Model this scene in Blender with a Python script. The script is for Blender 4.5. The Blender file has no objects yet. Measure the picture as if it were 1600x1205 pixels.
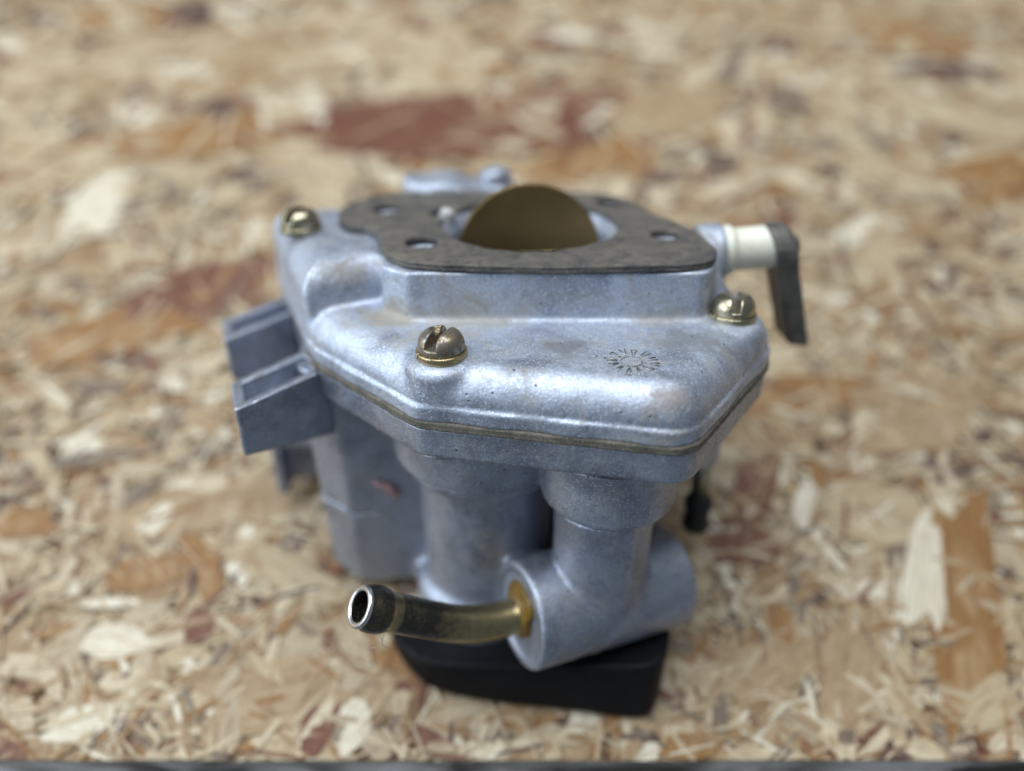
import bpy, math, random
import numpy as np
from mathutils import Matrix, Vector

random.seed(7)
rng = np.random.default_rng(7)
MM = 0.001
TILT = math.radians(26.0)            # the carburettor leans back on its sloping bowl
BASE = np.array([0.0, 128.0, -58.3])  # casting-frame point (mm) that stands on the board
scene = bpy.context.scene
col = scene.collection

# ------------------------------------------------------------------ camera
def to_world(p):
    """casting frame (mm) -> world (m)"""
    d = np.asarray(p, float) - BASE
    c, s = math.cos(-TILT), math.sin(-TILT)
    return Vector((d[0], d[1] * c - d[2] * s, d[1] * s + d[2] * c)) * MM

cam_data = bpy.data.cameras.new('camera')
cam = bpy.data.objects.new('camera', cam_data)
col.objects.link(cam)
cam.location = to_world((0, 0, 64))
cam.rotation_euler = (math.radians(90 - 29) - TILT, 0, 0)
cam_data.sensor_fit = 'HORIZONTAL'
cam_data.lens = 6.81
cam_data.sensor_width = 6.81 * 1600 / 1157
cam_data.clip_start = 0.005
cam_data.clip_end = 20
cam_data.dof.use_dof = True
cam_data.dof.focus_distance = 0.121
cam_data.dof.aperture_fstop = 1.12
scene.camera = cam
scene.render.resolution_x = 1024
scene.render.resolution_y = 771

# ------------------------------------------------------------------ light
world = bpy.data.worlds.new('World')
scene.world = world
world.use_nodes = True
bg = world.node_tree.nodes['Background']
bg.inputs[0].default_value = (0.70, 0.84, 1.0, 1)
bg.inputs[1].default_value = 0.19

def area(name, loc, target, sx, sy, power, color):
    d = bpy.data.lights.new(name, 'AREA')
    d.shape = 'RECTANGLE'
    d.size, d.size_y = sx, sy
    d.energy = power
    d.color = color
    o = bpy.data.objects.new(name, d)
    col.objects.link(o)
    o.location = loc
    o.rotation_euler = (Vector(target) - Vector(loc)).to_track_quat('-Z', 'Y').to_euler()
    return o
area('ceiling_lamp', (-0.10, 0.36, 1.10), (0, 0.14, 0), 1.05, 0.8, 14.5, (0.93, 0.97, 1.0))
area('window_lamp', (-0.95, -0.02, 0.50), (0, 0.0, 0.03), 1.1, 0.8, 11.0, (0.80, 0.90, 1.0))

scene.view_settings.view_transform = 'Standard'
scene.view_settings.look = 'None'
scene.view_settings.exposure = 0.0
scene.view_settings.gamma = 1.0

# ------------------------------------------------------------------ material helpers
class NT:
    def __init__(self, name):
        self.m = bpy.data.materials.new(name)
        self.m.use_nodes = True
        self.t = self.m.node_tree
        self.b = self.t.nodes['Principled BSDF']
    def n(self, kind, **kw):
        nd = self.t.nodes.new(kind)
        for k, v in kw.items():
            setattr(nd, k, v)
        return nd
    def l(self, a, b):
        self.t.links.new(a, b)
    def coords(self, scale=1000.0, stretch=(1, 1, 1), kind='Object'):
        tc = self.n('ShaderNodeTexCoord')
        mp = self.n('ShaderNodeMapping')
        mp.inputs['Scale'].default_value = [scale * s for s in stretch]
        self.l(tc.outputs[kind], mp.inputs['Vector'])
        return mp.outputs[0]
    def noise(self, vec, scale, detail=4, rough=0.55, dist=0.0):
        nd = self.n('ShaderNodeTexNoise')
        nd.inputs['Scale'].default_value = scale
        nd.inputs['Detail'].default_value = detail
        nd.inputs['Roughness'].default_value = rough
        nd.inputs['Distortion'].default_value = dist
        self.l(vec, nd.inputs['Vector'])
        return nd.outputs['Fac']
    def ramp(self, fac, stops, interp='LINEAR'):
        r = self.n('ShaderNodeValToRGB')
        r.color_ramp.interpolation = interp
        e = r.color_ramp.elements
        while len(e) < len(stops):
            e.new(0.5)
        for el, (p, c) in zip(e, stops):
            el.position = p
            el.color = (*c, 1) if len(c) == 3 else c
        self.l(fac, r.inputs[0])
        return r.outputs[0]
    def mixc(self, fac, a, b, mode='MIX'):
        m = self.n('ShaderNodeMix', data_type='RGBA', blend_type=mode)
        for sock, v in ((m.inputs[0], fac), (m.inputs[6], a), (m.inputs[7], b)):
            if hasattr(v, 'links'):
                self.l(v, sock)
            elif isinstance(v, (int, float)):
                sock.default_value = v
            else:
                sock.default_value = (*v, 1)
        return m.outputs[2]
    def math(self, op, a, b=0.0, clamp=False):
        m = self.n('ShaderNodeMath', operation=op, use_clamp=clamp)
        for s, v in ((m.inputs[0], a), (m.inputs[1], b)):
            if hasattr(v, 'links'):
                self.l(v, s)
            else:
                s.default_value = v
        return m.outputs[0]
    def bump(self, h, strength, dist_mm, prev=None):
        b = self.n('ShaderNodeBump')
        b.inputs['Strength'].default_value = strength
        b.inputs['Distance'].default_value = dist_mm * MM
        self.l(h, b.inputs['Height'])
        if prev is not None:
            self.l(prev, b.inputs['Normal'])
        return b.outputs[0]
    def set(self, **kw):
        for k, v in kw.items():
            s = self.b.inputs[k]
            if hasattr(v, 'links'):
                self.l(v, s)
            elif isinstance(v, tuple):
                s.default_value = (*v, 1)
            else:
                s.default_value = v
        return self.m

def cast_alloy(name, base, dark, rough, grain, dust, metallic=0.85, stains=()):
    t = NT(name)
    v = t.coords()
    big = t.noise(v, 0.09, 3, 0.6, 0.6)
    mid = t.noise(v, 0.5, 5, 0.65)
    fine = t.noise(v, 1.9, 4, 0.75)
    spark = t.noise(v, 2.6, 3, 0.7)
    c = t.ramp(big, [(0.36, dark), (0.54, base), (0.8, base)])
    c = t.mixc(t.ramp(mid, [(0.35, (0, 0, 0)), (0.75, (0.6, 0.6, 0.6))]), c, tuple(0.72 * q for q in base))
    c = t.mixc(t.ramp(spark, [(0.54, (0, 0, 0)), (0.66, (1, 1, 1))]), c, tuple(min(1, 1.3 * q) for q in base))
    c = t.mixc(t.ramp(spark, [(0.34, (0.8, 0.8, 0.8)), (0.45, (0, 0, 0))]), c, tuple(0.62 * q for q in base))
    # dried dust and brown grime in patches
    dirt = t.noise(v, 0.16, 6, 0.72, 1.2)
    dmask = t.ramp(dirt, [(0.50, (0, 0, 0)), (0.72, (1, 1, 1))])
    dmask = t.math('MULTIPLY', dmask, dust)
    c = t.mixc(dmask, c, (0.30, 0.25, 0.17))
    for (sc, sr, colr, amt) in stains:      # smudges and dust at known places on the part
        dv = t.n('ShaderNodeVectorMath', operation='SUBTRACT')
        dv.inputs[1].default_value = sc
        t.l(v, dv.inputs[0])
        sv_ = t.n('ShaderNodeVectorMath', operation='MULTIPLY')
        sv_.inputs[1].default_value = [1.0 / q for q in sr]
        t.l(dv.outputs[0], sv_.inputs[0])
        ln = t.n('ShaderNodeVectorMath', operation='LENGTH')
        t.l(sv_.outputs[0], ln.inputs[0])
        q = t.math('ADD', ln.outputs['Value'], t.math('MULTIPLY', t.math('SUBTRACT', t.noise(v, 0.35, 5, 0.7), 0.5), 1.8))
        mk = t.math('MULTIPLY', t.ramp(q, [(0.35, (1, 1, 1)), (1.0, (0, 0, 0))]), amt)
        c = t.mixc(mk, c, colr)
        dmask = t.math('MAXIMUM', dmask, t.math('MULTIPLY', mk, 0.8))
    # small dark pits and specks
    vo = t.n('ShaderNodeTexVoronoi', feature='F1')
    vo.inputs['Scale'].default_value = 0.42
    vo.inputs['Randomness'].default_value = 1.0
    t.l(v, vo.inputs['Vector'])
    pit = t.ramp(vo.outputs['Distance'], [(0.07, (1, 1, 1)), (0.115, (0, 0, 0))])
    sel = t.ramp(vo.outputs['Color'], [(0.52, (0, 0, 0)), (0.56, (1, 1, 1))])
    pit = t.math('MULTIPLY', pit, sel)
    c = t.mixc(t.math('MULTIPLY', pit, 0.75), c, (0.06, 0.045, 0.035))
    r = t.ramp(t.noise(v, 0.8, 4, 0.6), [(0.3, (rough - 0.07,) * 3), (0.7, (rough + 0.10,) * 3)])
    r = t.math('ADD', r, t.math('MULTIPLY', dmask, 0.25))
    met = t.math('SUBTRACT', metallic, t.math('MULTIPLY', dmask, 0.7), True)
    nrm = t.bump(fine, grain, 0.16)
    nrm = t.bump(mid, 0.22, 0.25, nrm)
    nrm = t.bump(t.math('MULTIPLY', pit, -1.0), 0.6, 0.15, nrm)
    t.set(**{'Base Color': c, 'Roughness': r, 'Metallic': met, 'Normal': nrm})
    return t.m

M = {}
M['cover'] = cast_alloy('cover_alloy', (0.57, 0.625, 0.73), (0.29, 0.32, 0.39), 0.53, 0.62, 0.75,
                        stains=[((8.5, -17, 68), (7, 5, 6), (0.17, 0.17, 0.18), 0.8), ((30, -14, 68), (9, 6, 6), (0.19, 0.20, 0.22), 0.8),
                                ((24, -31, 67), (6, 2.5, 5), (0.24, 0.17, 0.12), 0.6), ((-22, -4, 68), (9, 6, 4), (0.36, 0.32, 0.25), 0.8),
                                ((-8, -6, 68), (12, 5, 4), (0.36, 0.33, 0.27), 0.65), ((-13, -12, 68), (7, 4, 4), (0.34, 0.31, 0.25), 0.7),
                                ((0, -6, 72), (40, 1.6, 3), (0.30, 0.27, 0.22), 0.22), ((27, -4, 68), (10, 5, 4), (0.38, 0.36, 0.31), 0.6),
                                ((-31, 3, 74), (8, 3, 4), (0.28, 0.24, 0.19), 0.5)])
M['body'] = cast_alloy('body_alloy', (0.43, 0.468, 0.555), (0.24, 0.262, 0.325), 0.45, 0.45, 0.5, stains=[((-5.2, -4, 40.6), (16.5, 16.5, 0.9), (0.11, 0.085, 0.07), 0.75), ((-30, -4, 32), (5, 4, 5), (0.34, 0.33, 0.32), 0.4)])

def plated(name, base, tint, grime, rough, amount):
    t = NT(name)
    v = t.coords()
    a = t.noise(v, 0.45, 5, 0.65, 0.8)
    b = t.noise(v, 1.6, 5, 0.7)
    c = t.mixc(t.ramp(a, [(0.35, (0, 0, 0)), (0.65, (1, 1, 1))]), base, tint)
    g = t.ramp(b, [(0.62 - amount, (0, 0, 0)), (0.72 - amount * 0.6, (1, 1, 1))])
    c = t.mixc(t.math('MULTIPLY', g, 0.8), c, grime)
    r = t.math('ADD', t.math('MULTIPLY', g, 0.28), rough)
    met = t.math('SUBTRACT', 0.97, t.math('MULTIPLY', g, 0.45))
    t.set(**{'Base Color': c, 'Roughness': r, 'Metallic': met, 'Normal': t.bump(b, 0.35, 0.12)})
    return t.m
M['screw'] = plated('screw_plating', (0.44, 0.37, 0.235), (0.36, 0.35, 0.34), (0.12, 0.07, 0.03), 0.32, 0.19)
M['washer'] = plated('washer_plating', (0.58, 0.46, 0.24), (0.48, 0.40, 0.25), (0.14, 0.08, 0.03), 0.26, 0.10)
M['screw_rear'] = plated('screw_plating_clean', (0.50, 0.45, 0.31), (0.40, 0.36, 0.26), (0.12, 0.09, 0.04), 0.24, 0.06)
M['tube'] = plated('tube_plating', (0.50, 0.42, 0.23), (0.42, 0.38, 0.30), (0.07, 0.06, 0.05), 0.25, 0.12)
t = NT('tube_plating_stained')
v = t.coords()
a = t.noise(v, 0.55, 5, 0.7, 0.8)
sn = t.n('ShaderNodeAttribute', attribute_type='GEOMETRY', attribute_name='stain').outputs['Fac']
k = t.ramp(t.math('ADD', t.math('MULTIPLY', sn, 0.75), t.math('MULTIPLY', t.math('SUBTRACT', a, 0.5), 1.1)), [(0.10, (0, 0, 0)), (0.75, (1, 1, 1))])
c = t.mixc(t.ramp(a, [(0.35, (0, 0, 0)), (0.65, (1, 1, 1))]), (0.46, 0.36, 0.16), (0.34, 0.28, 0.17))
c = t.mixc(t.math('MULTIPLY', k, 0.94), c, (0.05, 0.048, 0.045))
M['tube'] = t.set(**{'Base Color': c, 'Roughness': t.math('ADD', t.math('MULTIPLY', a, 0.22), 0.20), 'Metallic': t.math('SUBTRACT', 1.0, t.math('MULTIPLY', k, 0.15)),
                     'Normal': t.bump(t.noise(v, 1.5, 5, 0.7), 0.5, 0.15)})
M['tube_dark'] = plated('tube_stained', (0.085, 0.085, 0.085), (0.16, 0.14, 0.10), (0.03, 0.03, 0.03), 0.33, 0.12)
M['bright'] = plated('bare_metal', (0.66, 0.65, 0.62), (0.55, 0.54, 0.52), (0.2, 0.17, 0.13), 0.30, 0.02)
t = NT('brass_plate')
v = t.coords()
a = t.noise(v, 0.12, 3, 0.5)
vo = t.n('ShaderNodeTexVoronoi', feature='F1')
vo.inputs['Scale'].default_value = 0.28
t.l(v, vo.inputs['Vector'])
spot = t.math('MULTIPLY', t.ramp(vo.outputs['Distance'], [(0.08, (1, 1, 1)), (0.13, (0, 0, 0))]), t.ramp(vo.outputs['Color'], [(0.5, (0, 0, 0)), (0.54, (1, 1, 1))]))
c = t.ramp(a, [(0.3, (0.20, 0.137, 0.058)), (0.7, (0.25, 0.172, 0.076))])
M['brass'] = t.set(**{'Base Color': t.mixc(t.math('MULTIPLY', spot, 0.35), c, (0.45, 0.38, 0.27)), 'Roughness': 0.40, 'Metallic': 0.85})
M['mark'] = plated('polished_cast_line', (0.40, 0.42, 0.45), (0.30, 0.31, 0.33), (0.12, 0.10, 0.08), 0.40, 0.14)
t = NT('lever_metal')
v = t.coords()
a = t.noise(v, 0.35, 5, 0.7, 0.5)
M['lever'] = t.set(**{'Base Color': t.ramp(a, [(0.3, (0.075, 0.071, 0.064)), (0.55, (0.14, 0.132, 0.118)), (0.75, (0.24, 0.22, 0.19))]), 'Metallic': 0.35,
                      'Roughness': t.ramp(a, [(0.3, (0.42,) * 3), (0.7, (0.6,) * 3)]), 'Normal': t.bump(a, 0.3, 0.3)})
M['pin'] = plated('pin_plating', (0.42, 0.48, 0.38), (0.35, 0.38, 0.32), (0.12, 0.12, 0.09), 0.35, 0.02)

def fibre(name, base, pale, spec, rough):
    t = NT(name)
    v = t.coords()
    a = t.noise(v, 0.22, 6, 0.7, 0.8)
    f = t.noise(v, 2.8, 4, 0.75)
    c = t.mixc(t.ramp(a, [(0.36, (0, 0, 0)), (0.70, (1, 1, 1))]), base, pale)
    c = t.mixc(t.ramp(f, [(0.52, (0, 0, 0)), (0.72, (0.8, 0.8, 0.8))]), c, spec)
    t.set(**{'Base Color': c, 'Roughness': rough, 'Normal': t.bump(f, 0.7, 0.2)})
    return t.m
M['gasket'] = fibre('cover_gasket_fibre', (0.075, 0.068, 0.055), (0.185, 0.165, 0.13), (0.33, 0.30, 0.24), 0.9)
M['flange_gasket'] = fibre('flange_gasket_fibre', (0.046, 0.046, 0.049), (0.165, 0.145, 0.115), (0.24, 0.22, 0.18), 0.58)
t = NT('black_bowl')
v = t.coords()
a = t.noise(v, 0.5, 5, 0.7)
M['bowl'] = t.set(**{'Base Color': t.ramp(a, [(0.3, (0.004, 0.0045, 0.0055)), (0.75, (0.011, 0.012, 0.0145))]),
                     'Roughness': t.ramp(a, [(0.3, (0.42,) * 3), (0.7, (0.55,) * 3)]), 'Specular IOR Level': 0.12, 'Normal': t.bump(a, 0.15, 0.2)})
t = NT('nylon')
v = t.coords()
M['nylon'] = t.set(**{'Base Color': t.ramp(t.noise(v, 0.3), [(0.3, (0.74, 0.73, 0.60)), (0.7, (0.84, 0.83, 0.72))]),
                      'Roughness': 0.38, 'Subsurface Weight': 0.25, 'Subsurface Scale': 0.002})
t = NT('sealant')
v = t.coords()
a = t.noise(v, 0.9, 4, 0.6)
M['sealant'] = t.set(**{'Base Color': t.ramp(a, [(0.3, (0.10, 0.055, 0.006)), (0.7, (0.24, 0.14, 0.016))]),
                        'Roughness': 0.25, 'Normal': t.bump(a, 0.5, 0.3)})
t = NT('rubber')
v = t.coords()
M['rubber'] = t.set(**{'Base Color': t.ramp(t.noise(v, 1.0), [(0.3, (0.008,) * 3), (0.7, (0.02,) * 3)]), 'Roughness': 0.55})
t = NT('pink_paint')
v = t.coords()
M['pink'] = t.set(**{'Base Color': t.ramp(t.noise(v, 1.2, 5, 0.7), [(0.3, (0.27, 0.15, 0.15)), (0.7, (0.36, 0.24, 0.25))]), 'Roughness': 0.6})
t = NT('pale_grit')
v = t.coords()
M['grit'] = t.set(**{'Base Color': t.ramp(t.noise(v, 1.2, 5, 0.7), [(0.3, (0.5, 0.5, 0.48)), (0.7, (0.7, 0.69, 0.66))]), 'Roughness': 0.6})
t = NT('lint')
v = t.coords()
M['lint'] = t.set(**{'Base Color': t.ramp(t.noise(v, 1.2, 3, 0.7), [(0.3, (0.40, 0.35, 0.27)), (0.7, (0.55, 0.5, 0.42))]), 'Roughness': 0.8})

# ------------------------------------------------------------------ wood materials
WOOD = [(0.00, (0.49, 0.39, 0.245)), (0.19, (0.38, 0.27, 0.15)), (0.33, (0.60, 0.51, 0.355)), (0.50, (0.30, 0.19, 0.09)),
        (0.61, (0.46, 0.375, 0.255)), (0.735, (0.29, 0.145, 0.040)), (0.80, (0.18, 0.135, 0.10)), (0.85, (0.16, 0.055, 0.026)),
        (0.90, (0.095, 0.050, 0.042)), (0.93, (0.74, 0.69, 0.55))]

def wood(name, source):
    t = NT(name)
    if source == 'attr':
        at = t.n('ShaderNodeAttribute', attribute_type='GEOMETRY', attribute_name='tone')
    else:
        at = t.n('ShaderNodeAttribute', attribute_type='OBJECT', attribute_name='tone')
    tone = at.outputs['Fac']
    c = t.ramp(tone, WOOD, 'CONSTANT')
    uv = t.n('ShaderNodeUVMap')
    uv.uv_map = 'grain'
    off = t.n('ShaderNodeVectorMath', operation='ADD')
    cmb = t.n('ShaderNodeCombineXYZ')
    t.l(t.math('MULTIPLY', tone, 977.0), cmb.inputs[0])
    t.l(t.math('MULTIPLY', tone, 613.0), cmb.inputs[1])
    t.l(uv.outputs[0], off.inputs[0])
    t.l(cmb.outputs[0], off.inputs[1])
    mp = t.n('ShaderNodeMapping')
    mp.inputs['Scale'].default_value = (0.10, 1.3, 1)
    t.l(off.outputs[0], mp.inputs['Vector'])
    g1 = t.noise(mp.outputs[0], 1.0, 5, 0.65, 0.3)
    blot = t.noise(off.outputs[0], 0.16, 4, 0.6, 0.7)
    c = t.mixc(t.ramp(g1, [(0.42, (0, 0, 0)), (0.70, (0.75, 0.75, 0.75))]), c, (0.42, 0.27, 0.14), 'MULTIPLY')
    c = t.mixc(t.ramp(blot, [(0.50, (0, 0, 0)), (0.68, (0.28, 0.28, 0.28))]), c, (0.64, 0.52, 0.32))
    c = t.mixc(t.ramp(blot, [(0.28, (0.65, 0.65, 0.65)), (0.44, (0, 0, 0))]), c, (0.24, 0.125, 0.06))
    t.set(**{'Base Color': c, 'Roughness': 0.62, 'Normal': t.bump(g1, 0.5, 0.25)})
    return t.m
M['flake'] = wood('wood_flake', 'obj')
M['strand'] = wood('wood_strand', 'attr')
t = NT('board_core')
v = t.coords()
M['core'] = t.set(**{'Base Color': t.ramp(t.noise(v, 0.12, 5, 0.65), [(0.3, (0.22, 0.13, 0.07)), (0.7, (0.42, 0.29, 0.17))]), 'Roughness': 0.8})
t = NT('worn_grey_paint')
v = t.coords(stretch=(1, 1, 1))
a = t.noise(v, 0.03, 4, 0.6, 0.5)
M['rail'] = t.set(**{'Base Color': t.ramp(a, [(0.40, (0.07, 0.075, 0.06)), (0.47, (0.34, 0.33, 0.31)), (0.58, (0.72, 0.69, 0.69))]), 'Roughness': 0.55,
                     'Normal': t.bump(t.noise(v, 0.4), 0.3, 0.3)})

# ------------------------------------------------------------------ object helpers
def link(o, parent=None):
    col.objects.link(o)
    if parent is not None:
        o.parent = parent
    return o

def mesh_obj(name, verts, faces, mat, parent=None, smooth=True, frame=True):
    me = bpy.data.meshes.new(name)
    v = np.asarray(verts, float)
    if frame:
        v = (v - BASE) * MM
    if isinstance(faces, np.ndarray):
        nv, nf, k = len(v), len(faces), faces.shape[1]
        me.vertices.add(nv)
        me.vertices.foreach_set('co', v.astype(np.float32).ravel())
        me.loops.add(nf * k)
        me.loops.foreach_set('vertex_index', faces.astype(np.int32).ravel())
        me.polygons.add(nf)
        me.polygons.foreach_set('loop_start', np.arange(0, nf * k, k, dtype=np.int32))
        me.update(calc_edges=True)
    else:
        me.from_pydata([tuple(q) for q in v], [], faces)
    if smooth:
        me.polygons.foreach_set('use_smooth', [True] * len(me.polygons))
    me.materials.append(mat)
    me.validate()
    return link(bpy.data.objects.new(name, me), parent)

# ---- signed distance modelling: castings with real fillets -> surface nets mesh
def vmax(a, b): return np.maximum(a, b)
def vmin(a, b): return np.minimum(a, b)
def smin(a, b, k):
    h = np.maximum(k - np.abs(a - b), 0) / k
    return np.minimum(a, b) - h * h * k * 0.25
def smax(a, b, k): return -smin(-a, -b, k)

def poly2(x, y, pts):
    pts = np.asarray(pts, float)
    x, y = np.broadcast_arrays(x, y)
    d = np.full(x.shape, 1e9)
    s = np.ones(x.shape)
    n = len(pts)
    for i in range(n):
        ax, ay = pts[i]
        bx, by = pts[i - 1]
        ex, ey = bx - ax, by - ay
        wx, wy = x - ax, y - ay
        t = np.clip((wx * ex + wy * ey) / (ex * ex + ey * ey), 0, 1)
        qx, qy = wx - ex * t, wy - ey * t
        d = np.minimum(d, qx * qx + qy * qy)
        c1, c2, c3 = y >= ay, y < by, ex * wy > ey * wx
        flip = (c1 & c2 & c3) | (~c1 & ~c2 & ~c3)
        s = np.where(flip, -s, s)
    return s * np.sqrt(d)

def inset(pts, r):
    pts = np.asarray(pts, float)
    n = len(pts)
    area2 = sum(pts[i][0] * pts[(i + 1) % n][1] - pts[(i + 1) % n][0] * pts[i][1] for i in range(n))
    sg = 1 if area2 > 0 else -1
    out = []
    for i in range(n):
        p0, p1, p2 = pts[i - 1], pts[i], pts[(i + 1) % n]
        d1 = (p1 - p0) / np.linalg.norm(p1 - p0)
        d2 = (p2 - p1) / np.linalg.norm(p2 - p1)
        n1 = sg * np.array([-d1[1], d1[0]])
        n2 = sg * np.array([-d2[1], d2[0]])
        m = n1 + n2
        out.append(p1 + r * m / (1 + n1 @ n2))
    return np.array(out)

def rpoly(x, y, pts, r):
    """2-D distance to a polygon with rounded corners"""
    return poly2(x, y, inset(pts, r)) - r

def slab(d2, z, z0, z1, rt=0.3, rb=0.3):
    a = d2 + rt
    b = z - z1 + rt
    top = np.minimum(np.maximum(a, b), 0) + np.hypot(np.maximum(a, 0), np.maximum(b, 0)) - rt
    a = d2 + rb
    b = z0 - z + rb
    bot = np.minimum(np.maximum(a, b), 0) + np.hypot(np.maximum(a, 0), np.maximum(b, 0)) - rb
    return np.maximum(top, bot)

def zcyl(x, y, z, cx, cy, r, z0, z1, rt=0.4, rb=0.4):
    return slab(np.hypot(x - cx, y - cy) - r, z, z0, z1, rt, rb)

def acyl(x, y, z, a, b, r, rr=0.5, hollow=None):
    """cylinder from a to b with rounded ends"""
    a = np.asarray(a, float); b = np.asarray(b, float)
    L = np.linalg.norm(b - a)
    d = (b - a) / L
    px, py, pz = x - a[0], y - a[1], z - a[2]
    h = px * d[0] + py * d[1] + pz * d[2]
    rad = np.sqrt(np.maximum(px * px + py * py + pz * pz - h * h, 0))
    q1 = rad - r + rr
    q2 = np.abs(h - L / 2) - L / 2 + rr
    return np.minimum(np.maximum(q1, q2), 0) + np.hypot(np.maximum(q1, 0), np.maximum(q2, 0)) - rr

def capsule(x, y, z, a, b, r):
    a = np.asarray(a, float); b = np.asarray(b, float)
    e = b - a
    px, py, pz = x - a[0], y - a[1], z - a[2]
    t = np.clip((px * e[0] + py * e[1] + pz * e[2]) / (e @ e), 0, 1)
    return np.sqrt((px - e[0] * t) ** 2 + (py - e[1] * t) ** 2 + (pz - e[2] * t) ** 2) - r

def rbox(x, y, z, lo, hi, r):
    lo = np.asarray(lo, float); hi = np.asarray(hi, float)
    c, h = (lo + hi) / 2, (hi - lo) / 2 - r
    qx, qy, qz = np.abs(x - c[0]) - h[0], np.abs(y - c[1]) - h[1], np.abs(z - c[2]) - h[2]
    return np.sqrt(np.maximum(qx, 0) ** 2 + np.maximum(qy, 0) ** 2 + np.maximum(qz, 0) ** 2) + np.minimum(np.maximum(np.maximum(qx, qy), qz), 0) - r

def wob(x, y, z, s, amp):
    return amp * (np.sin(x * s + 1.3 * np.sin(y * s * 0.7)) + np.sin(y * s * 1.13 + 0.9 * np.sin(z * s)) + np.sin(z * s * 0.91 + 1.1 * np.sin(x * s * 0.8))) / 3

def nets(f, lo, hi, h):
    lo = np.asarray(lo, float); hi = np.asarray(hi, float)
    n = np.ceil((hi - lo) / h).astype(int) + 1
    ax = [lo[i] + h * np.arange(n[i]) for i in range(3)]
    V = np.empty(n, np.float32)
    for k in range(0, n[2], 24):
        V[:, :, k:k + 24] = f(ax[0][:, None, None], ax[1][None, :, None], ax[2][None, None, k:k + 24])
    S = V < 0
    cnt = np.zeros(n - 1, np.uint8)
    for di in (0, 1):
        for dj in (0, 1):
            for dk in (0, 1):
                cnt += S[di:n[0] - 1 + di, dj:n[1] - 1 + dj, dk:n[2] - 1 + dk]
    act = (cnt > 0) & (cnt < 8)
    idx = np.full(act.shape, -1, np.int64)
    I = np.argwhere(act)
    idx[act] = np.arange(len(I))
    corners = np.array([[a, b, c] for a in (0, 1) for b in (0, 1) for c in (0, 1)])
    cv = np.stack([V[I[:, 0] + c[0], I[:, 1] + c[1], I[:, 2] + c[2]] for c in corners], 1)
    P = np.zeros((len(I), 3)); W = np.zeros(len(I))
    for i in range(8):
        for j in range(i + 1, 8):
            if np.abs(corners[i] - corners[j]).sum() != 1:
                continue
            a, b = cv[:, i], cv[:, j]
            m = (a < 0) != (b < 0)
            t = np.where(m, a / np.where(m, a - b, 1), 0)
            P += m[:, None] * (corners[i] + t[:, None] * (corners[j] - corners[i]))
            W += m
    P = lo + h * (I + P / W[:, None])
    F = []
    for axis in range(3):
        o1, o2 = (axis + 1) % 3, (axis + 2) % 3
        sl0 = [slice(None)] * 3; sl1 = [slice(None)] * 3
        sl0[axis] = slice(0, n[axis] - 1); sl1[axis] = slice(1, n[axis])
        A, B = S[tuple(sl0)], S[tuple(sl1)]
        E = np.argwhere(A != B)
        ok = (E[:, o1] > 0) & (E[:, o2] > 0) & (E[:, o1] < n[o1] - 1) & (E[:, o2] < n[o2] - 1)
        E = E[ok]
        fl = A[E[:, 0], E[:, 1], E[:, 2]]
        q = []
        for u, w in ((0, 0), (1, 0), (1, 1), (0, 1)):
            C = E.copy()
            C[:, o1] -= 1 - u
            C[:, o2] -= 1 - w
            q.append(idx[C[:, 0], C[:, 1], C[:, 2]])
        q = np.stack(q, 1)
        q[~fl] = q[~fl][:, ::-1]
        F.append(q)
    F = np.concatenate(F)
    e = h * 0.15
    P0 = P.copy()
    for _ in range(2):
        x, y, z = P.T
        v = f(x, y, z)
        g = np.stack([f(x + e, y, z) - f(x - e, y, z), f(x, y + e, z) - f(x, y - e, z), f(x, y, z + e) - f(x, y, z - e)], 1) / (2 * e)
        P = P - (v / np.maximum((g * g).sum(1), 0.2))[:, None] * g
        P = P0 + np.clip(P - P0, -0.7 * h, 0.7 * h)
    return P, F

def cast(name, f, lo, hi, h, mat, parent):
    P, F = nets(f, lo, hi, h)
    return mesh_obj(name, P, F, mat, parent)

def sweep(path, radii, seg=32, closed_ends=True):
    path = np.asarray(path, float)
    n = len(path)
    verts, faces = [], []
    tang = np.gradient(path, axis=0)
    tang /= np.linalg.norm(tang, axis=1)[:, None]
    up = np.array([0.0, 0.0, 1.0]) if abs(tang[0][2]) < 0.9 else np.array([0.0, 1.0, 0.0])
    for i in range(n):
        s = np.cross(tang[i], up); s /= np.linalg.norm(s)
        u = np.cross(s, tang[i])
        up = u
        for k in range(seg):
            a = 2 * math.pi * k / seg
            verts.append(path[i] + radii[i] * (math.cos(a) * s + math.sin(a) * u))
    for i in range(n - 1):
        for k in range(seg):
            a, b = i * seg + k, i * seg + (k + 1) % seg
            faces.append((a, b, b + seg, a + seg))
    if closed_ends:
        faces.append(tuple(range(seg))[::-1])
        faces.append(tuple((n - 1) * seg + k for k in range(seg)))
    return verts, faces

def bez(p, n):
    p = [np.asarray(q, float) for q in p]
    out = []
    for t in np.linspace(0, 1, n):
        q = p
        while len(q) > 1:
            q = [(1 - t) * a + t * b for a, b in zip(q[:-1], q[1:])]
        out.append(q[0])
    return np.array(out)

# ================================================================== THE BOARD
def board_pt(u, v, z=0.0):
    """where the sight line through a photo point meets the board, in mm"""
    a, b = (u - 800) / 1157, -(v - 602.5) / 1157
    p = math.radians(29) + TILT
    d = np.array([a, b * math.sin(p) + math.cos(p), b * math.cos(p) - math.sin(p)])
    c = np.array(cam.location) / MM
    t = (z - c[2]) / d[2]
    return (c + t * d)[:2]

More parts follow.
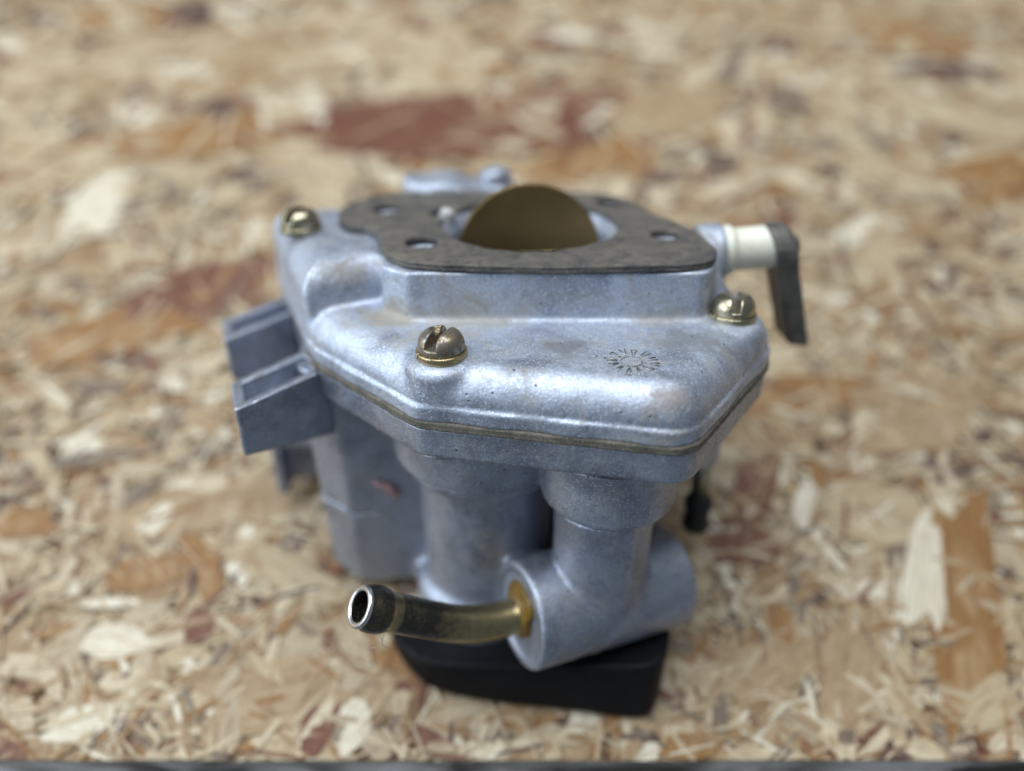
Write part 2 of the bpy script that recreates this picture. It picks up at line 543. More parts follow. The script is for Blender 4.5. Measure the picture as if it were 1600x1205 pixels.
FRONT = float(board_pt(800, 1188)[1])
X0, X1, Y1 = -420.0, 420.0, 470.0
bv = [(x * MM, y * MM, z * MM) for z in (-14.0, -2.4) for x, y in ((X0, FRONT), (X1, FRONT), (X1, Y1), (X0, Y1))]
board = mesh_obj('strand_board', bv, [(3, 2, 1, 0), (4, 5, 6, 7), (0, 1, 5, 4), (1, 2, 6, 5), (2, 3, 7, 6), (3, 0, 4, 7)], M['core'], None, False, False)
board.data.materials.append(M['rail'])
board.data.polygons[2].material_index = 1
board['kind'] = 'structure'
board['label'] = 'cream and brown strand board under the carburettor'

def flake_outline(L, Wd, r, teeth=3):
    """ragged wood flake: long edges along the grain, slanting torn ends"""
    pts = []
    nl = 3
    skew = r.uniform(-0.5, 0.5) * Wd
    e0, e1 = r.uniform(0.35, 1.0), r.uniform(0.35, 1.0)
    def half(t):
        return Wd / 2 * (e0 + (1 - e0) * min(1, 3 * t)) * (e1 + (1 - e1) * min(1, 3 * (1 - t))) * (1 + r.uniform(-0.16, 0.10))
    for i in range(nl + 1):
        t = i / nl
        pts.append((-L / 2 + L * t - skew * (0.5 if i in (0, nl) else 0), -half(t)))
    w = pts[-1][1]
    for i in range(1, teeth + 1):
        q = i / (teeth + 1)
        pts.append((L / 2 + skew * (q - 0.5) + L * r.uniform(-0.13, 0.11), w * (1 - 2 * q)))
    for i in range(nl + 1):
        t = 1 - i / nl
        pts.append((-L / 2 + L * t + skew * (0.5 if i in (0, nl) else 0), half(t)))
    w = pts[-1][1]
    for i in range(1, teeth + 1):
        q = i / (teeth + 1)
        pts.append((-L / 2 + skew * (0.5 - q) + L * r.uniform(-0.13, 0.11), w * (1 - 2 * q)))
    return pts

def flake_geo(pts, thick, bend, Wd):
    n = len(pts)
    top = [(x, y, bend * ((2 * y / Wd) ** 2 - 0.5)) for x, y in pts]
    bot = [(x, y, z - thick) for x, y, z in top]
    faces = [tuple(range(n))] + [(i, n + i, n + (i + 1) % n, (i + 1) % n) for i in range(n)]
    return top + bot, faces

rnd = random.Random(11)
# -- the big flakes, each an object
shared = []
for k in range(28):
    L = [26, 34, 20, 42, 30, 22, 16][k % 7]
    Wd = [9, 12, 10, 11, 7, 14, 9][(k * 3) % 7]
    pts = flake_outline(L, Wd, rnd, 2 + k % 3)
    vs, fs = flake_geo(pts, 0.8, rnd.uniform(-0.08, 0.08), Wd)
    me = bpy.data.meshes.new('wood_flake')
    me.from_pydata([(a * MM, b * MM, c * MM) for a, b, c in vs], [], fs)
    uvl = me.uv_layers.new(name='grain')
    for lp in me.loops:
        q = vs[lp.vertex_index]
        uvl.data[lp.index].uv = (q[0], q[1])
    me.materials.append(M['flake'])
    shared.append((me, L, Wd))

def tone_of(r):
    return r.random()
CREAM, TAN, PALE, ORANGE, RED, PURPLE, GREY, WHITE = 0.1, 0.3, 0.45, 0.78, 0.88, 0.917, 0.83, 0.96
def flake(x, y, ang, z, tone, mesh=None, size=None):
    if mesh is None:
        mesh = shared[rnd.randrange(len(shared))]
    o = bpy.data.objects.new('wood_flake', mesh[0])
    o.location = (x * MM, y * MM, z * MM)
    o.rotation_euler = (rnd.uniform(-0.006, 0.006), rnd.uniform(-0.004, 0.004), ang)
    if size:
        o.scale = (size[0] / mesh[1], size[1] / mesh[2], 1)
    o['tone'] = tone
    o.parent = board
    col.objects.link(o)
    return o

# flakes that can be recognised in the photograph: (pixel u, v, length, width, angle deg, tone)
KNOWN = [(690, 110, 70, 34, 100, CREAM), (735, 188, 118, 38, 5, RED), (300, 215, 60, 22, 10, ORANGE), (330, 445, 48, 22, 15, RED),
         (180, 520, 46, 16, 20, ORANGE), (70, 240, 44, 24, -20, CREAM), (160, 310, 28, 18, 80, WHITE), (240, 185, 30, 12, -30, WHITE),
         (900, 255, 60, 16, 25, ORANGE), (1510, 940, 56, 15, 74, ORANGE), (1455, 870, 34, 11, 65, WHITE), (1375, 800, 26, 17, 5, CREAM), (1180, 760, 25, 10, 75, RED),
         (1160, 855, 16, 9, 10, RED), (1260, 610, 40, 12, 5, ORANGE), (1480, 730, 12, 8, 20, PURPLE), (1080, 1165, 11, 5, 2, ORANGE), (545, 1150, 9, 8, 60, WHITE),
         (310, 975, 8, 7, 80, RED), (240, 890, 20, 9, 10, ORANGE), (30, 815, 16, 8, 0, ORANGE), (130, 715, 32, 3, 8, GREY), (245, 810, 9, 5, 60, WHITE),
         (180, 1000, 14, 8, 0, WHITE), (500, 1130, 14, 7, 78, RED), (1470, 110, 22, 14, -40, PURPLE), (1230, 155, 16, 16, 60, GREY), (1500, 180, 60, 18, -35, CREAM),
         (1560, 275, 40, 22, 20, ORANGE), (340, 790, 44, 13, 12, TAN), (1420, 640, 34, 24, 10, TAN), (1040, 170, 44, 30, 40, TAN), (420, 70, 50, 26, 30, TAN),
         (60, 110, 36, 26, 0, CREAM), (480, 240, 70, 22, 120, CREAM), (1120, 265, 18, 14, 70, PURPLE), (300, 20, 26, 18, 60, PURPLE), (560, 60, 60, 40, 15, CREAM),
         (1380, 250, 42, 14, 0, CREAM), (440, 890, 30, 8, -25, CREAM), (430, 1080, 30, 15, 10, TAN), (120, 1130, 12, 7, 10, WHITE), (1330, 1040, 30, 12, 60, TAN),
         (1200, 1040, 22, 12, 30, TAN), (1550, 1100, 14, 8, 30, CREAM), (1290, 20, 60, 30, 0, TAN), (1430, 60, 46, 26, -10, ORANGE)]
nbig = 0
for (u, vv, L, Wd, deg, tone) in KNOWN:
    p = board_pt(u, vv)
    if p[1] - 0.5 * abs(L * math.sin(math.radians(deg))) - Wd / 2 * abs(math.cos(math.radians(deg))) < FRONT:
        p[1] = FRONT + 0.5 * abs(L * math.sin(math.radians(deg))) + Wd / 2 * abs(math.cos(math.radians(deg))) + 0.4
    flake(p[0], p[1], math.radians(deg), (-0.05 if u > 1400 and vv > 800 else -0.22 if Wd > 14 or vv > 800 else -0.38) - 0.1 * rnd.random(), tone, size=(L, Wd))
    nbig += 1
while nbig < 296:
    v = 1205 * rnd.random() ** 1.15
    u = rnd.uniform(-80, 1680)
    p = board_pt(u, v)
    if p[1] < FRONT + 12:
        continue
    near = max(0.36, min(1.5, (p[1] + 85) / 250))
    m = shared[rnd.randrange(len(shared))]
    ang = rnd.gauss(0.1, 0.75)
    flake(p[0], p[1], ang, -0.3 - 0.9 * rnd.random(), tone_of(rnd), m, (m[1] * near * rnd.uniform(0.6, 1.15), m[2] * near * rnd.uniform(0.6, 1.1)))
    nbig += 1

# -- the countless smaller strands, one mesh
sv, sf, su, st = [], [], [], []
def strand(x, y, ang, z, L, Wd, tone, r):
    pts = flake_outline(L, Wd, r, 1 if Wd < 4 else 2)
    vs, fs = flake_geo(pts, 0.6, r.uniform(-0.06, 0.06), Wd)
    c, s = math.cos(ang), math.sin(ang)
    tx, ty = r.uniform(-0.05, 0.05), r.uniform(-0.02, 0.02)
    b = len(sv)
    for a, q, w in vs:
        sv.append(((x + a * c - q * s) * MM, max(y + a * s + q * c, FRONT + 0.05) * MM, (z + w + a * ty + q * tx) * MM))
        su.append((a, q)); st.append(tone)
    for fc in fs:
        sf.append(tuple(b + i for i in fc))
r2 = random.Random(5)
for i in range(12500):
    v = 1240 * r2.random() ** 0.95 - 10
    u = r2.uniform(-150, 1750)
    x, y = board_pt(u, v)
    if not (X0 < x < X1 and FRONT < y < Y1):
        continue
    k = 0.98 * max(0.58, min(1.6, (y + 90) / 230))
    t_ = r2.random()
    if t_ < 0.42:
        L, Wd, z = r2.uniform(9, 26), r2.uniform(0.7, 2.4), r2.uniform(-1.4, -0.04)
    elif t_ < 0.66:
        L, Wd, z = r2.uniform(5, 13), r2.uniform(2, 5), r2.uniform(-1.7, -0.10)
    else:
        L, Wd, z = r2.uniform(10, 26), r2.uniform(4, 10), r2.uniform(-1.9, -0.25)
    strand(x, y, r2.gauss(0.1, 0.9), z, L * k, Wd * k, tone_of(r2), r2)
for i in range(1400):   # outside the view: a thinner cover to the board's ends
    x, y = r2.uniform(X0 + 20, X1 - 20), r2.uniform(FRONT + 10, Y1 - 20)
    strand(x, y, r2.gauss(0.1, 0.9), r2.uniform(-2.2, -1.6), r2.uniform(18, 45), r2.uniform(8, 18), tone_of(r2), r2)
me = bpy.data.meshes.new('wood_strands')
me.from_pydata(sv, [], sf)
uvl = me.uv_layers.new(name='grain')
li = np.empty(len(me.loops), np.int32)
me.loops.foreach_get('vertex_index', li)
uvl.data.foreach_set('uv', np.asarray(su, np.float32)[li].ravel())
at = me.attributes.new('tone', 'FLOAT', 'POINT')
at.data.foreach_set('value', np.asarray(st, np.float32))
me.materials.append(M['strand'])
strands = link(bpy.data.objects.new('wood_strands', me), board)
strands['kind'] = 'stuff'

# worn grey rail that the board's front edge lies on
rv = []
prof = [(FRONT + 60, -14.2), (FRONT - 11, -14.2), (FRONT - 13.5, -15.2), (FRONT - 14.5, -18), (FRONT - 14.5, -40), (FRONT + 60, -40)]
for x in (X0 - 30, X1 + 30):
    rv += [(x * MM, a * MM, b * MM) for a, b in prof]
n = len(prof)
rail = mesh_obj('bench_rail', rv, [tuple(range(n)), tuple(range(2 * n - 1, n - 1, -1))] + [(i, n + i, n + (i + 1) % n, (i + 1) % n) for i in range(n)], M['rail'], None, False, False)
rail['kind'] = 'structure'
rail['label'] = 'worn grey rail under the front edge of the strand board'

# ================================================================== THE CARBURETTOR
carb = bpy.data.objects.new('carburettor', None)
carb.empty_display_size = 0.03
carb.rotation_euler = (-TILT, 0, 0)
carb.location = (0, 0, 0.0)
carb['label'] = 'grey cast metal carburettor with brass coloured fuel tube standing on the strand board'
carb['category'] = 'carburettor'
link(carb)

P = [(-37, 123.5), (-15.6, 102.6), (27.5, 94.0), (48.6, 124.0), (45, 150), (20, 186), (-27, 190), (-56, 168)]
DECK = 9.5
BORE = (3.6, 148.0)
FL = [(-37.5, 154), (-34.3, 147), (-28.8, 145.2), (-26, 139.8), (-24.8, 132), (-22.2, 127.0), (-17, 123), (-4.4, 121.6), (11, 121.2), (31, 122.2),
      (36.3, 125), (38.2, 130.5), (37, 141), (33.9, 148.3), (28.9, 156.3), (26.9, 166), (19.3, 172.4), (0, 174), (-24, 174.5), (-33.4, 168), (-37.3, 160)]
HOLES = [(-16.9, 135, 3.2), (29.8, 140, 2.9), (-26.8, 157.8, 3.3), (21.6, 163, 3.0)]
for _ in range(2):      # soften the gasket's outline
    q_ = []
    for i_ in range(len(FL)):
        a_, b_ = np.array(FL[i_]), np.array(FL[(i_ + 1) % len(FL)])
        q_ += [tuple(0.75 * a_ + 0.25 * b_), tuple(0.25 * a_ + 0.75 * b_)]
    FL = q_
FLANGE = [(-23.5, 126.2), (-18.5, 122.6), (34.5, 122.6), (37.2, 128), (37.0, 141), (27, 168), (10, 172), (-24, 172), (-32, 166), (-33, 150), (-24.5, 143)]
BOSS = [(-38.2, 126.3), (-22, 133.2), (-22, 170), (-54, 170), (-54.8, 165)]
S1, S2, S3, S4 = (-11.5, 108.4), (39.9, 123.6), (-43.4, 149.2), (-4.0, 181.0)

def f_cover(x, y, z):
    dP = rpoly(x, y, P, 6.5)
    rim = slab(dP + 0.15 * np.sin(x * 0.5), z, 0.6, 3.3, 0.45, 0.25)
    bulge = slab(dP + 0.55, z, 0.6, DECK, 5.6, 0.2)
    # the deck dips very slightly where the cover was fettled
    d = smin(rim, bulge, 0.5)
    boss1 = zcyl(x, y, z, S1[0], S1[1], 6.1, 0.6, DECK + 0.05, 2.0)
    d = smin(d, boss1, 1.0)
    boss2 = zcyl(x, y, z, S2[0] - 0.5, S2[1], 6.6, 0.6, DECK + 0.05, 2.2)
    d = smin(d, boss2, 1.2)
    fl = slab(rpoly(x, y, FLANGE, 3.0) - 0.03 * (19 - z), z, 2.0, 18.5, 0.5)
    bs = slab(rpoly(x, y, BOSS, 1.6), z, 1.0, 17.9, 6.0)
    d = smin(d, bs, 1.6)
    d = smin(d, fl, 1.5)
    # right-hand shaft housing and the ramp behind it
    d = smin(d, acyl(x, y, z, (37.2, 144.5, 14.2), (42.6, 144.5, 14.6), 6.2, 1.2), 2.0)
    d = smin(d, capsule(x, y, z, (38.5, 134, 9), (36, 138, 14), 3.6), 3.0)
    # lugs behind the flange
    lt = np.clip((x + 18.0) / 14.0, 0, 1)
    lug = np.hypot(x + 18.0 - 14.0 * lt, y - 180.0 - 1.5 * lt) - 8.2 + 1.2 * lt
    d = smin(d, slab(lug, z + 0.12 * (x + 18.0) + 0.5 * np.sin(x * 0.5), 0.6, 21.5, 1.8), 1.2)
    # bore with a chamfered lip, bolt holes
    rb = np.hypot(x - BORE[0], y - BORE[1])
    bore = rb - 16.2 - 1.4 * np.clip((z - 16.4) / 2.1, 0, 1.0)
    d = smax(d, -bore, 0.5)
    for hx, hy, hr in HOLES:
        d = smax(d, -np.maximum(np.hypot(x - hx, y - hy) - hr * 0.86, 11 - z), 0.4)
    return d + wob(x, y, z, 0.55, 0.07)
cover = cast('cover', f_cover, (-60, 90, -0.4), (54, 194, 22), 0.36, M['cover'], carb)

# fibre gasket between the cover and the body
def f_cg(x, y, z):
    w = 0.05 * np.sin(x * 1.7 + 2 * np.sin(y * 0.9)) + 0.05 * np.sin(y * 2.3 + x) + 0.10 * np.exp(-((z + 0.15) / 0.22) ** 2)
    dP = rpoly(x, y, P, 6.5) - 0.28 + w
    return np.maximum(slab(dP, z, -0.95, 0.64, 0.3, 0.3), -(dP + 14))
cast('cover_gasket', f_cg, (-61, 89, -1.8), (54, 195, 1.4), 0.34, M['gasket'], carb)

# flange gasket on top
def f_fg(x, y, z):
    d2 = poly2(x, y, FL) + 0.25 * np.exp(-((z - 19.35) / 0.2) ** 2) + 0.12 * np.sin(x * 0.9) * np.sin(y * 0.8)
    warp = 0.10 * np.sin(x * 0.22 + y * 0.13)
    d = slab(d2 + 0.35, z - warp, 18.6, 20.0, 0.35, 0.3)
    d = smax(d, -(np.hypot(x - BORE[0], y - BORE[1]) - 18.0 - 0.2 * np.sin(x * 1.1)), 0.3)
    # torn notch beside the bore
    d = smax(d, -(np.hypot(x + 14.0, (y - 155.0) * 0.9) - 3.3), 0.4)
    for hx, hy, hr in HOLES:
        d = smax(d, -(np.hypot(x - hx, y - hy) - hr), 0.3)
    return d
cast('flange_gasket', f_fg, (-40, 118, 17.6), (41, 178, 21.2), 0.34, M['flange_gasket'], carb)
# pale bit of grit at the bore's edge
cast('grit', lambda x, y, z: np.sqrt(((x + 13.6) / 1.7) ** 2 + ((y - 154.0) / 1.5) ** 2 + ((z - 19.6) / 1.6) ** 2) - 1 + wob(x, y, z, 2.2, 0.2), (-16, 151, 17), (-11, 157, 22), 0.25, M['grit'], carb)

# ---- body casting
INL, INR = np.array([1.3, 103.2, -43.6]), np.array([32.6, 117.4, -46.6])
IND = (INR - INL) / np.linalg.norm(INR - INL)
POST = (17.0, 108.8)
CYL = (-5.2, 124.0)
def board_z(y):
    return -58.3 + math.tan(TILT) * (y - 128.0)

def f_body(x, y, z):
    dP = rpoly(x, y, P, 6.5)
    plate = slab(dP + 0.25, z, -6.6, -0.9, 0.35, 0.5)
    d = plate
    d = smin(d, rbox(x, y, z, (-30, 132, -52), (34, 182, -4), 4.0), 3.0)
    # centre barrel with two collars
    barrel = zcyl(x, y, z, CYL[0], CYL[1], 13.4, -64, -3, 0.5)
    c1 = zcyl(x, y, z, CYL[0], CYL[1], 18.2, -16.9, -3, 0.5, 0.5)
    c2 = zcyl(x, y, z, CYL[0], CYL[1], 16.0, -20.4, -3, 0.5, 0.5)
    rc = np.hypot(x - CYL[0], y - CYL[1])
    c2 = np.maximum(c2, -np.maximum(np.abs(z + 17.6) - 0.6, 14.6 - rc))
    barrel = np.maximum(barrel, -np.maximum(np.abs(z + 21.1) - 0.6, 12.0 - rc))
    bar = smin(barrel, smin(c1, c2, 0.3), 0.3)
    # lug under the front screw and the rib beside it
    bar = smin(bar, zcyl(x, y, z, S1[0] - 0.6, S1[1] + 0.6, 5.2, -8.6, -3, 0.4, 1.2), 1.0)
    bar = smin(bar, rbox(x, y, z, (-2.2, 105.4, -10.2), (6.2, 118, -3), 0.7), 0.8)
    # left square column
    colm = rpoly(x, y, [(-42.3, 128.5), (-34.5, 123.2), (-13.5, 125.0), (-13.5, 152), (-45, 152)], 4.0)
    box = slab(colm + 0.035 * (-8 - z), z, -58.2, -3, 0.5, 2.4)
    bar = smin(bar, box, 0.4)
    bar = smin(bar, zcyl(x, y, z, CYL[0] - 1.0, CYL[1], 14.6, -66, -50, 2.0), 3.0)
    # front right post
    col1 = zcyl(x, y, z, POST[0] + 0.6, POST[1] + 1.0, 12.2, -18.4, -3, 0.5, 0.5)
    post = np.hypot(x - POST[0], y - POST[1]) - 9.2 + 0.012 * (-18 - z)
    post = slab(post, z, -47, -3)
    post = np.maximum(post, -np.maximum(np.abs(z + 19.2) - 0.75, 7.6 - np.hypot(x - POST[0], y - POST[1])))
    seam_a = math.radians(28)
    sx, sy = POST[0] + 9.0 * math.sin(seam_a), POST[1] - 9.0 * math.cos(seam_a)
    post = smin(post, capsule(x, y, z, (sx, sy, -18), (sx - 0.6, sy, -37), 0.30), 0.5)
    col1 = smin(col1, capsule(x, y, z, (POST[0] + 6.2, POST[1] - 9.6, -6), (POST[0] + 6.0, POST[1] - 9.5, -18), 0.28), 0.5)
    inl = acyl(x, y, z, INL, INR, 10.6, 0.8)
    # bleed: shallow counterbore in the inlet's end
    h = (x - INL[0]) * IND[0] + (y - INL[1]) * IND[1] + (z - INL[2]) * IND[2]
    rad = np.sqrt(np.maximum((x - INL[0]) ** 2 + (y - INL[1]) ** 2 + (z - INL[2]) ** 2 - h * h, 0))
    inl = smax(inl, -np.maximum(rad - 8.6, np.abs(h) - 0.55), 0.4)
    fp = smin(post, inl, 0.9)
    fp = smin(fp, col1, 0.3)
    bar = smin(bar, fp, 1.5)
    # small casting chip line on the inlet
    bar = smin(bar, capsule(x, y, z, (16.2, 102.0, -52.0), (18.4, 99.6, -46.5), 0.5), 0.9)
    # boss on the far left, lug on the right
    bar = smin(bar, rbox(x, y, z, (-56, 142, -45), (-36, 154, -28), 1.2), 1.0)
    bar = smin(bar, zcyl(x, y, z, 38.2, 130, 5.4, -26, -3, 0.5, 1.5), 2.0)
    bar = smin(bar, rbox(x, y, z, (28, 122, -24), (39, 150, -3), 2.0), 2.0)
    # recess in the front of the left boss
    bar = smax(bar, -rbox(x, y, z, (-53.6, 138, -47), (-43.5, 149, -31), 0.6), 0.4)
    # undercut that parts the plate from the work below it
    bar = smax(bar, -np.maximum(np.abs(z + 7.0) - 0.55, -bar - 0.8), 0.3)
    d = smin(d, bar, 0.5)
    # parting step on the left column
    step = np.maximum(np.maximum(np.abs(z + 34.5 + 0.16 * (x + 41) + 0.35 * np.sin(x * 0.9)) - 0.30, x + 29.0), y - 132)
    d = smax(d, -(np.maximum(step, -d - 1.0)), 0.2)
    d = smax(d, (board_z(y) + 2.5 - z) * math.cos(TILT), 2.0)
    return d + wob(x, y, z, 0.45, 0.09)
body = cast('body', f_body, (-60, 88, -66), (54, 194, 0), 0.44, M['body'], carb)

# open pocket brackets on the left flank
def bracket(off):
    q = np.array([(-48.5, 111.0), (-52.9, 122.0), (-35.0, 140.5), (-26.5, 133.0)]) + off
    zt, zb = -2.6, -12.8
    def f(x, y, z):
        tx = x - q[0][0]
        dq = rpoly(x, y, q, 0.7)
        a = slab(dq, z - 0.10 * tx, -60, zt, 0.3)
        d = smax(a, (zb - 0.26 * tx - z), 1.2)
        ln = tx * 0.70 + (y - q[0][1]) * 0.715
        pocket = np.maximum(np.maximum(dq + 2.0, -(z - 0.10 * tx - zt + 4.8)), np.maximum(-(ln - 1.2), ln - 19.5))
        d = smax(d, -pocket, 0.5)
        return d + wob(x, y, z, 0.8, 0.09) + wob(x, y, z, 2.1, 0.04)
    lo = np.array([q[:, 0].min() - 1, q[:, 1].min() - 1, zb - 9.0])
    hi = np.array([q[:, 0].max() + 1, q[:, 1].max() + 1, zt + 3.5])
    return cast('bracket', f, lo, hi, 0.36, M['body'], carb)
bracket(np.array([0.0, 0.0]))
bracket(np.array([-11.6, 28.6]))

# black float bowl, its flat floor standing on the board
BP = [(-27.5, 122), (-26.8, 115.7), (-23.8, 111.0), (-20, 107.3), (-15, 105.0), (-5.4, 103.3), (10.7, 101.9), (26.2, 100.1), (30, 101.8), (33.0, 112), (34, 150), (-24, 152)]
for _ in range(3):
    BP = [tuple(w_ * np.array(BP[i_]) + (1 - w_) * np.array(BP[(i_ + 1) % len(BP)])) for i_ in range(len(BP)) for w_ in (0.78, 0.22)]
def f_bowl(x, y, z):
    d2 = poly2(x, y, BP) - 0.035 * (z + 70)
    zf = -58.3 + math.tan(TILT) * (y - 128.0) + 0.0 * x
    under = (zf - z) * math.cos(TILT)
    d = smax(d2, z + 57.5 - 0.12 * x, 1.0)
    return smax(d, under, 2.6)
bowl = cast('float_bowl', f_bowl, (-34, 94, -78), (38, 170, -44), 0.5, M['bowl'], carb)

# ---- screws with washers
def screw(c, zt, ang, mat, wmat, chip=False, rh=3.85, dome=1.0):
    ca, sa = math.cos(ang), math.sin(ang)
    def f(x, y, z):
        px, py = x - c[0], y - c[1]
        r = np.hypot(px, py)
        zl = z - zt - 0.95
        base = slab(r - rh, z, zt + 0.9, zt + 4.3 * dome, 2.4, 0.35)
        u = px * ca + py * sa
        w = -px * sa + py * ca
        width = 0.78 + (0.22 * np.clip(-w / 4, 0, 1) if chip else 0)
        slot = np.maximum(np.abs(u) - width, (zt + 2.05) - z)
        d = smax(base, -slot, 0.25)
        if chip:     # burred corner where a driver slipped
            d = smax(d, -(np.sqrt((u + 0.9) ** 2 + (w - 0.6) ** 2 + (z - zt - 4.4) ** 2) - 1.15), 0.4)
        return d + wob(x, y, z, 2.4, 0.03)
    o = cast('screw', f, (c[0] - 4.6, c[1] - 4.6, zt + 0.4), (c[0] + 4.6, c[1] + 4.6, zt + 5), 0.14, mat, carb)
    def g(x, y, z):
        px, py = x - c[0], y - c[1]
        r = np.hypot(px, py)
        d = slab(r - 4.25, z, zt - 0.25, zt + 0.98, 0.22, 0.1)
        # split of the spring washer
        return smax(d, -np.maximum(np.abs(py - 0.6 * px) - 0.16, px), 0.1)
    cast('washer', g, (c[0] - 4.8, c[1] - 4.8, zt - 0.6), (c[0] + 4.8, c[1] + 4.8, zt + 1.4), 0.17, wmat, o)
    return o
s = screw(S1, DECK + 0.3, math.radians(-24), M['screw'], M['washer'], True)
s['label'] = 'tarnished screw with chewed slot'
screw(S2, DECK + 0.3, math.radians(-8), M['screw_rear'], M['screw_rear'])
screw(S3, 18.1, math.radians(-28), M['screw_rear'], M['screw_rear'])
screw(S4, 19.4, math.radians(60), M['body'], M['body'])

# ---- casting mark on the deck: a ring of petals round a plain circle
def casting_mark():
    cx, cy = 19.2, 106.2
    vs, fs = [], []
    rr = random.Random(3)
    def stroke(a, b, r=0.12):
        v_, f_ = sweep([np.array(a), (np.array(a) + np.array(b)) / 2, np.array(b)], [r, r * 1.15, r], 6)
        b0 = len(vs)
        vs.extend(v_); fs.extend([tuple(b0 + i for i in q) for q in f_])
    zt = DECK + 0.0
    def pt(a, r):
        return (cx + r * math.cos(a), cy + r * math.sin(a), zt + 0.05)
    for k in range(24):
        stroke(pt(k * math.pi / 12, 1.75), pt((k + 1) * math.pi / 12, 1.75), 0.12)
    for k in range(12):
        a = (k + 0.5) * math.pi / 6 + rr.uniform(-0.04, 0.04)
        w = 0.11
        r1 = 4.5 + rr.uniform(-0.4, 0.25)
        stroke(pt(a - 0.02, 2.2), pt(a - w, r1))
        stroke(pt(a + 0.02, 2.2), pt(a + w, r1))
        if k % 3:
            stroke(pt(a - w, r1), pt(a + w, r1))
    mesh_obj('casting_mark', vs, fs, M['mark'], carb)
casting_mark()

# ---- butterfly plate standing open in the bore, with its shaft
def f_plate(x, y, z):
    px, py, pz = x - BORE[0], y - BORE[1] - 1.0, z - 12.3
    a = math.radians(5)
    n_ = py * math.cos(a) - pz * math.sin(a) - 0.10 * px
    return np.maximum(np.sqrt(np.maximum(px ** 2 + py ** 2 + pz ** 2 - n_ ** 2, 0)) - 15.1, np.abs(n_) - 0.55)
cast('butterfly_plate', f_plate, (-14, 140, -7), (22, 157, 29), 0.28, M['brass'], carb)
v_, f_ = sweep([(-12.5, 148.2, 11.2), (0, 149.3, 11.2), (10, 150.3, 11.2), (19.5, 151.2, 11.2)], [2.4] * 4, 20)
mesh_obj('shaft', v_, f_, M['tube'], carb)

# ---- fuel tube
A = INL - IND * -0.4
Q = np.array([-7.4, 99.1, -42.7]); E_ = np.array([-25.4, 90.4, -28.4])
q0, q1 = Q + 0.62 * (A - Q), Q + 0.34 * (E_ - Q)
TP = np.concatenate([np.linspace(A, q0, 5)[:-1], bez([q0, Q, q1], 20), np.linspace(q1, E_, 24)[1:]])
L = np.concatenate([[0], np.cumsum(np.linalg.norm(np.diff(TP, axis=0), axis=1))])
tot = L[-1]
rad = np.full(len(TP), 3.42)
for i, sdist in enumerate(tot - L):
    if sdist < 0.5: rad[i] = 3.55
    elif sdist < 5.2: rad[i] = 3.45 + 0.62 * math.sin(math.pi * min(1, (sdist - 0.5) / 4.7)) ** 0.7
    elif sdist > tot - 1.2: rad[i] = 3.9
k1 = int(np.searchsorted(L, tot - 7.4)); k0 = int(np.searchsorted(L, tot - 17.5)); k2 = int(np.searchsorted(L, tot - 5.3))
v_, f_ = sweep(TP, rad, 40, False)
tube = mesh_obj('fuel_tube', v_, f_, M['tube'], carb)
tube['label'] = 'bent brass coloured fuel tube with dark stained bands'
stain = np.zeros(len(TP))
for i, q in enumerate(tot - L):     # handled dark where the hose sat, clean ring behind the barb
    stain[i] = 1.0 if q < 4.6 else (0.15 if q < 7.0 else (1.0 if q < 14 else max(0.0, 1 - (q - 14) / 9)))
sa_ = tube.data.attributes.new('stain', 'FLOAT', 'POINT')
sa_.data.foreach_set('value', np.repeat(stain, 40).astype(np.float32))
# lip and bore of the tube
d_end = TP[-1] - TP[-2]; d_end /= np.linalg.norm(d_end)
lip_path = [TP[-1] - d_end * 0.5, TP[-1], TP[-1] + d_end * 0.35, TP[-1] + d_end * 0.45, TP[-1] + d_end * 0.3]
def rings(spec, mat, name, parent, seg=40):
    s_ = np.cross(d_end, (0, 0, 1)); s_ /= np.linalg.norm(s_)
    u_ = np.cross(s_, d_end)
    vs, fs = [], []
    for off, r in spec:
        for k in range(seg):
            a = 2 * math.pi * k / seg
            vs.append(TP[-1] + d_end * off + r * (math.cos(a) * s_ + math.sin(a) * u_))
    for i in range(len(spec) - 1):
        for k in range(seg):
            a, b = i * seg + k, i * seg + (k + 1) % seg
            fs.append((a, b, b + seg, a + seg))
    return mesh_obj(name, vs, fs, mat, parent)
rings([(-0.3, 3.62), (0.15, 3.60), (0.38, 3.38), (0.40, 2.85), (0.1, 2.6)], M['bright'], 'tube_lip', tube)
rings([(0.12, 2.62), (-3.0, 2.55), (-9.0, 2.5), (-9.0, 0.01)], M['tube_dark'], 'tube_bore', tube)

# dried sealant where the tube enters
def f_seal(x, y, z):
    px, py, pz = x - INL[0], y - INL[1], z - INL[2]
    h = px * IND[0] + py * IND[1] + pz * IND[2]
    r = np.sqrt(np.maximum(px ** 2 + py ** 2 + pz ** 2 - h * h, 0))
    d = np.maximum(np.sqrt(np.maximum((px - 0.3) ** 2 + (py - 0.4) ** 2 + (pz - 1.4) ** 2 - h * h, 0)) - 5.0 + 0.5 * np.sin(pz * 0.9 + 0.5), np.abs(h - 0.45) - (0.5 + 1.6 * np.clip((6.5 - r) / 3.5, 0, 1) ** 2))
    return np.maximum(d, -(r - 3.2)) + wob(x, y, z, 1.2, 0.12)
cast('sealant_ring', f_seal, INL - 9, INL + 9, 0.34, M['sealant'], carb)

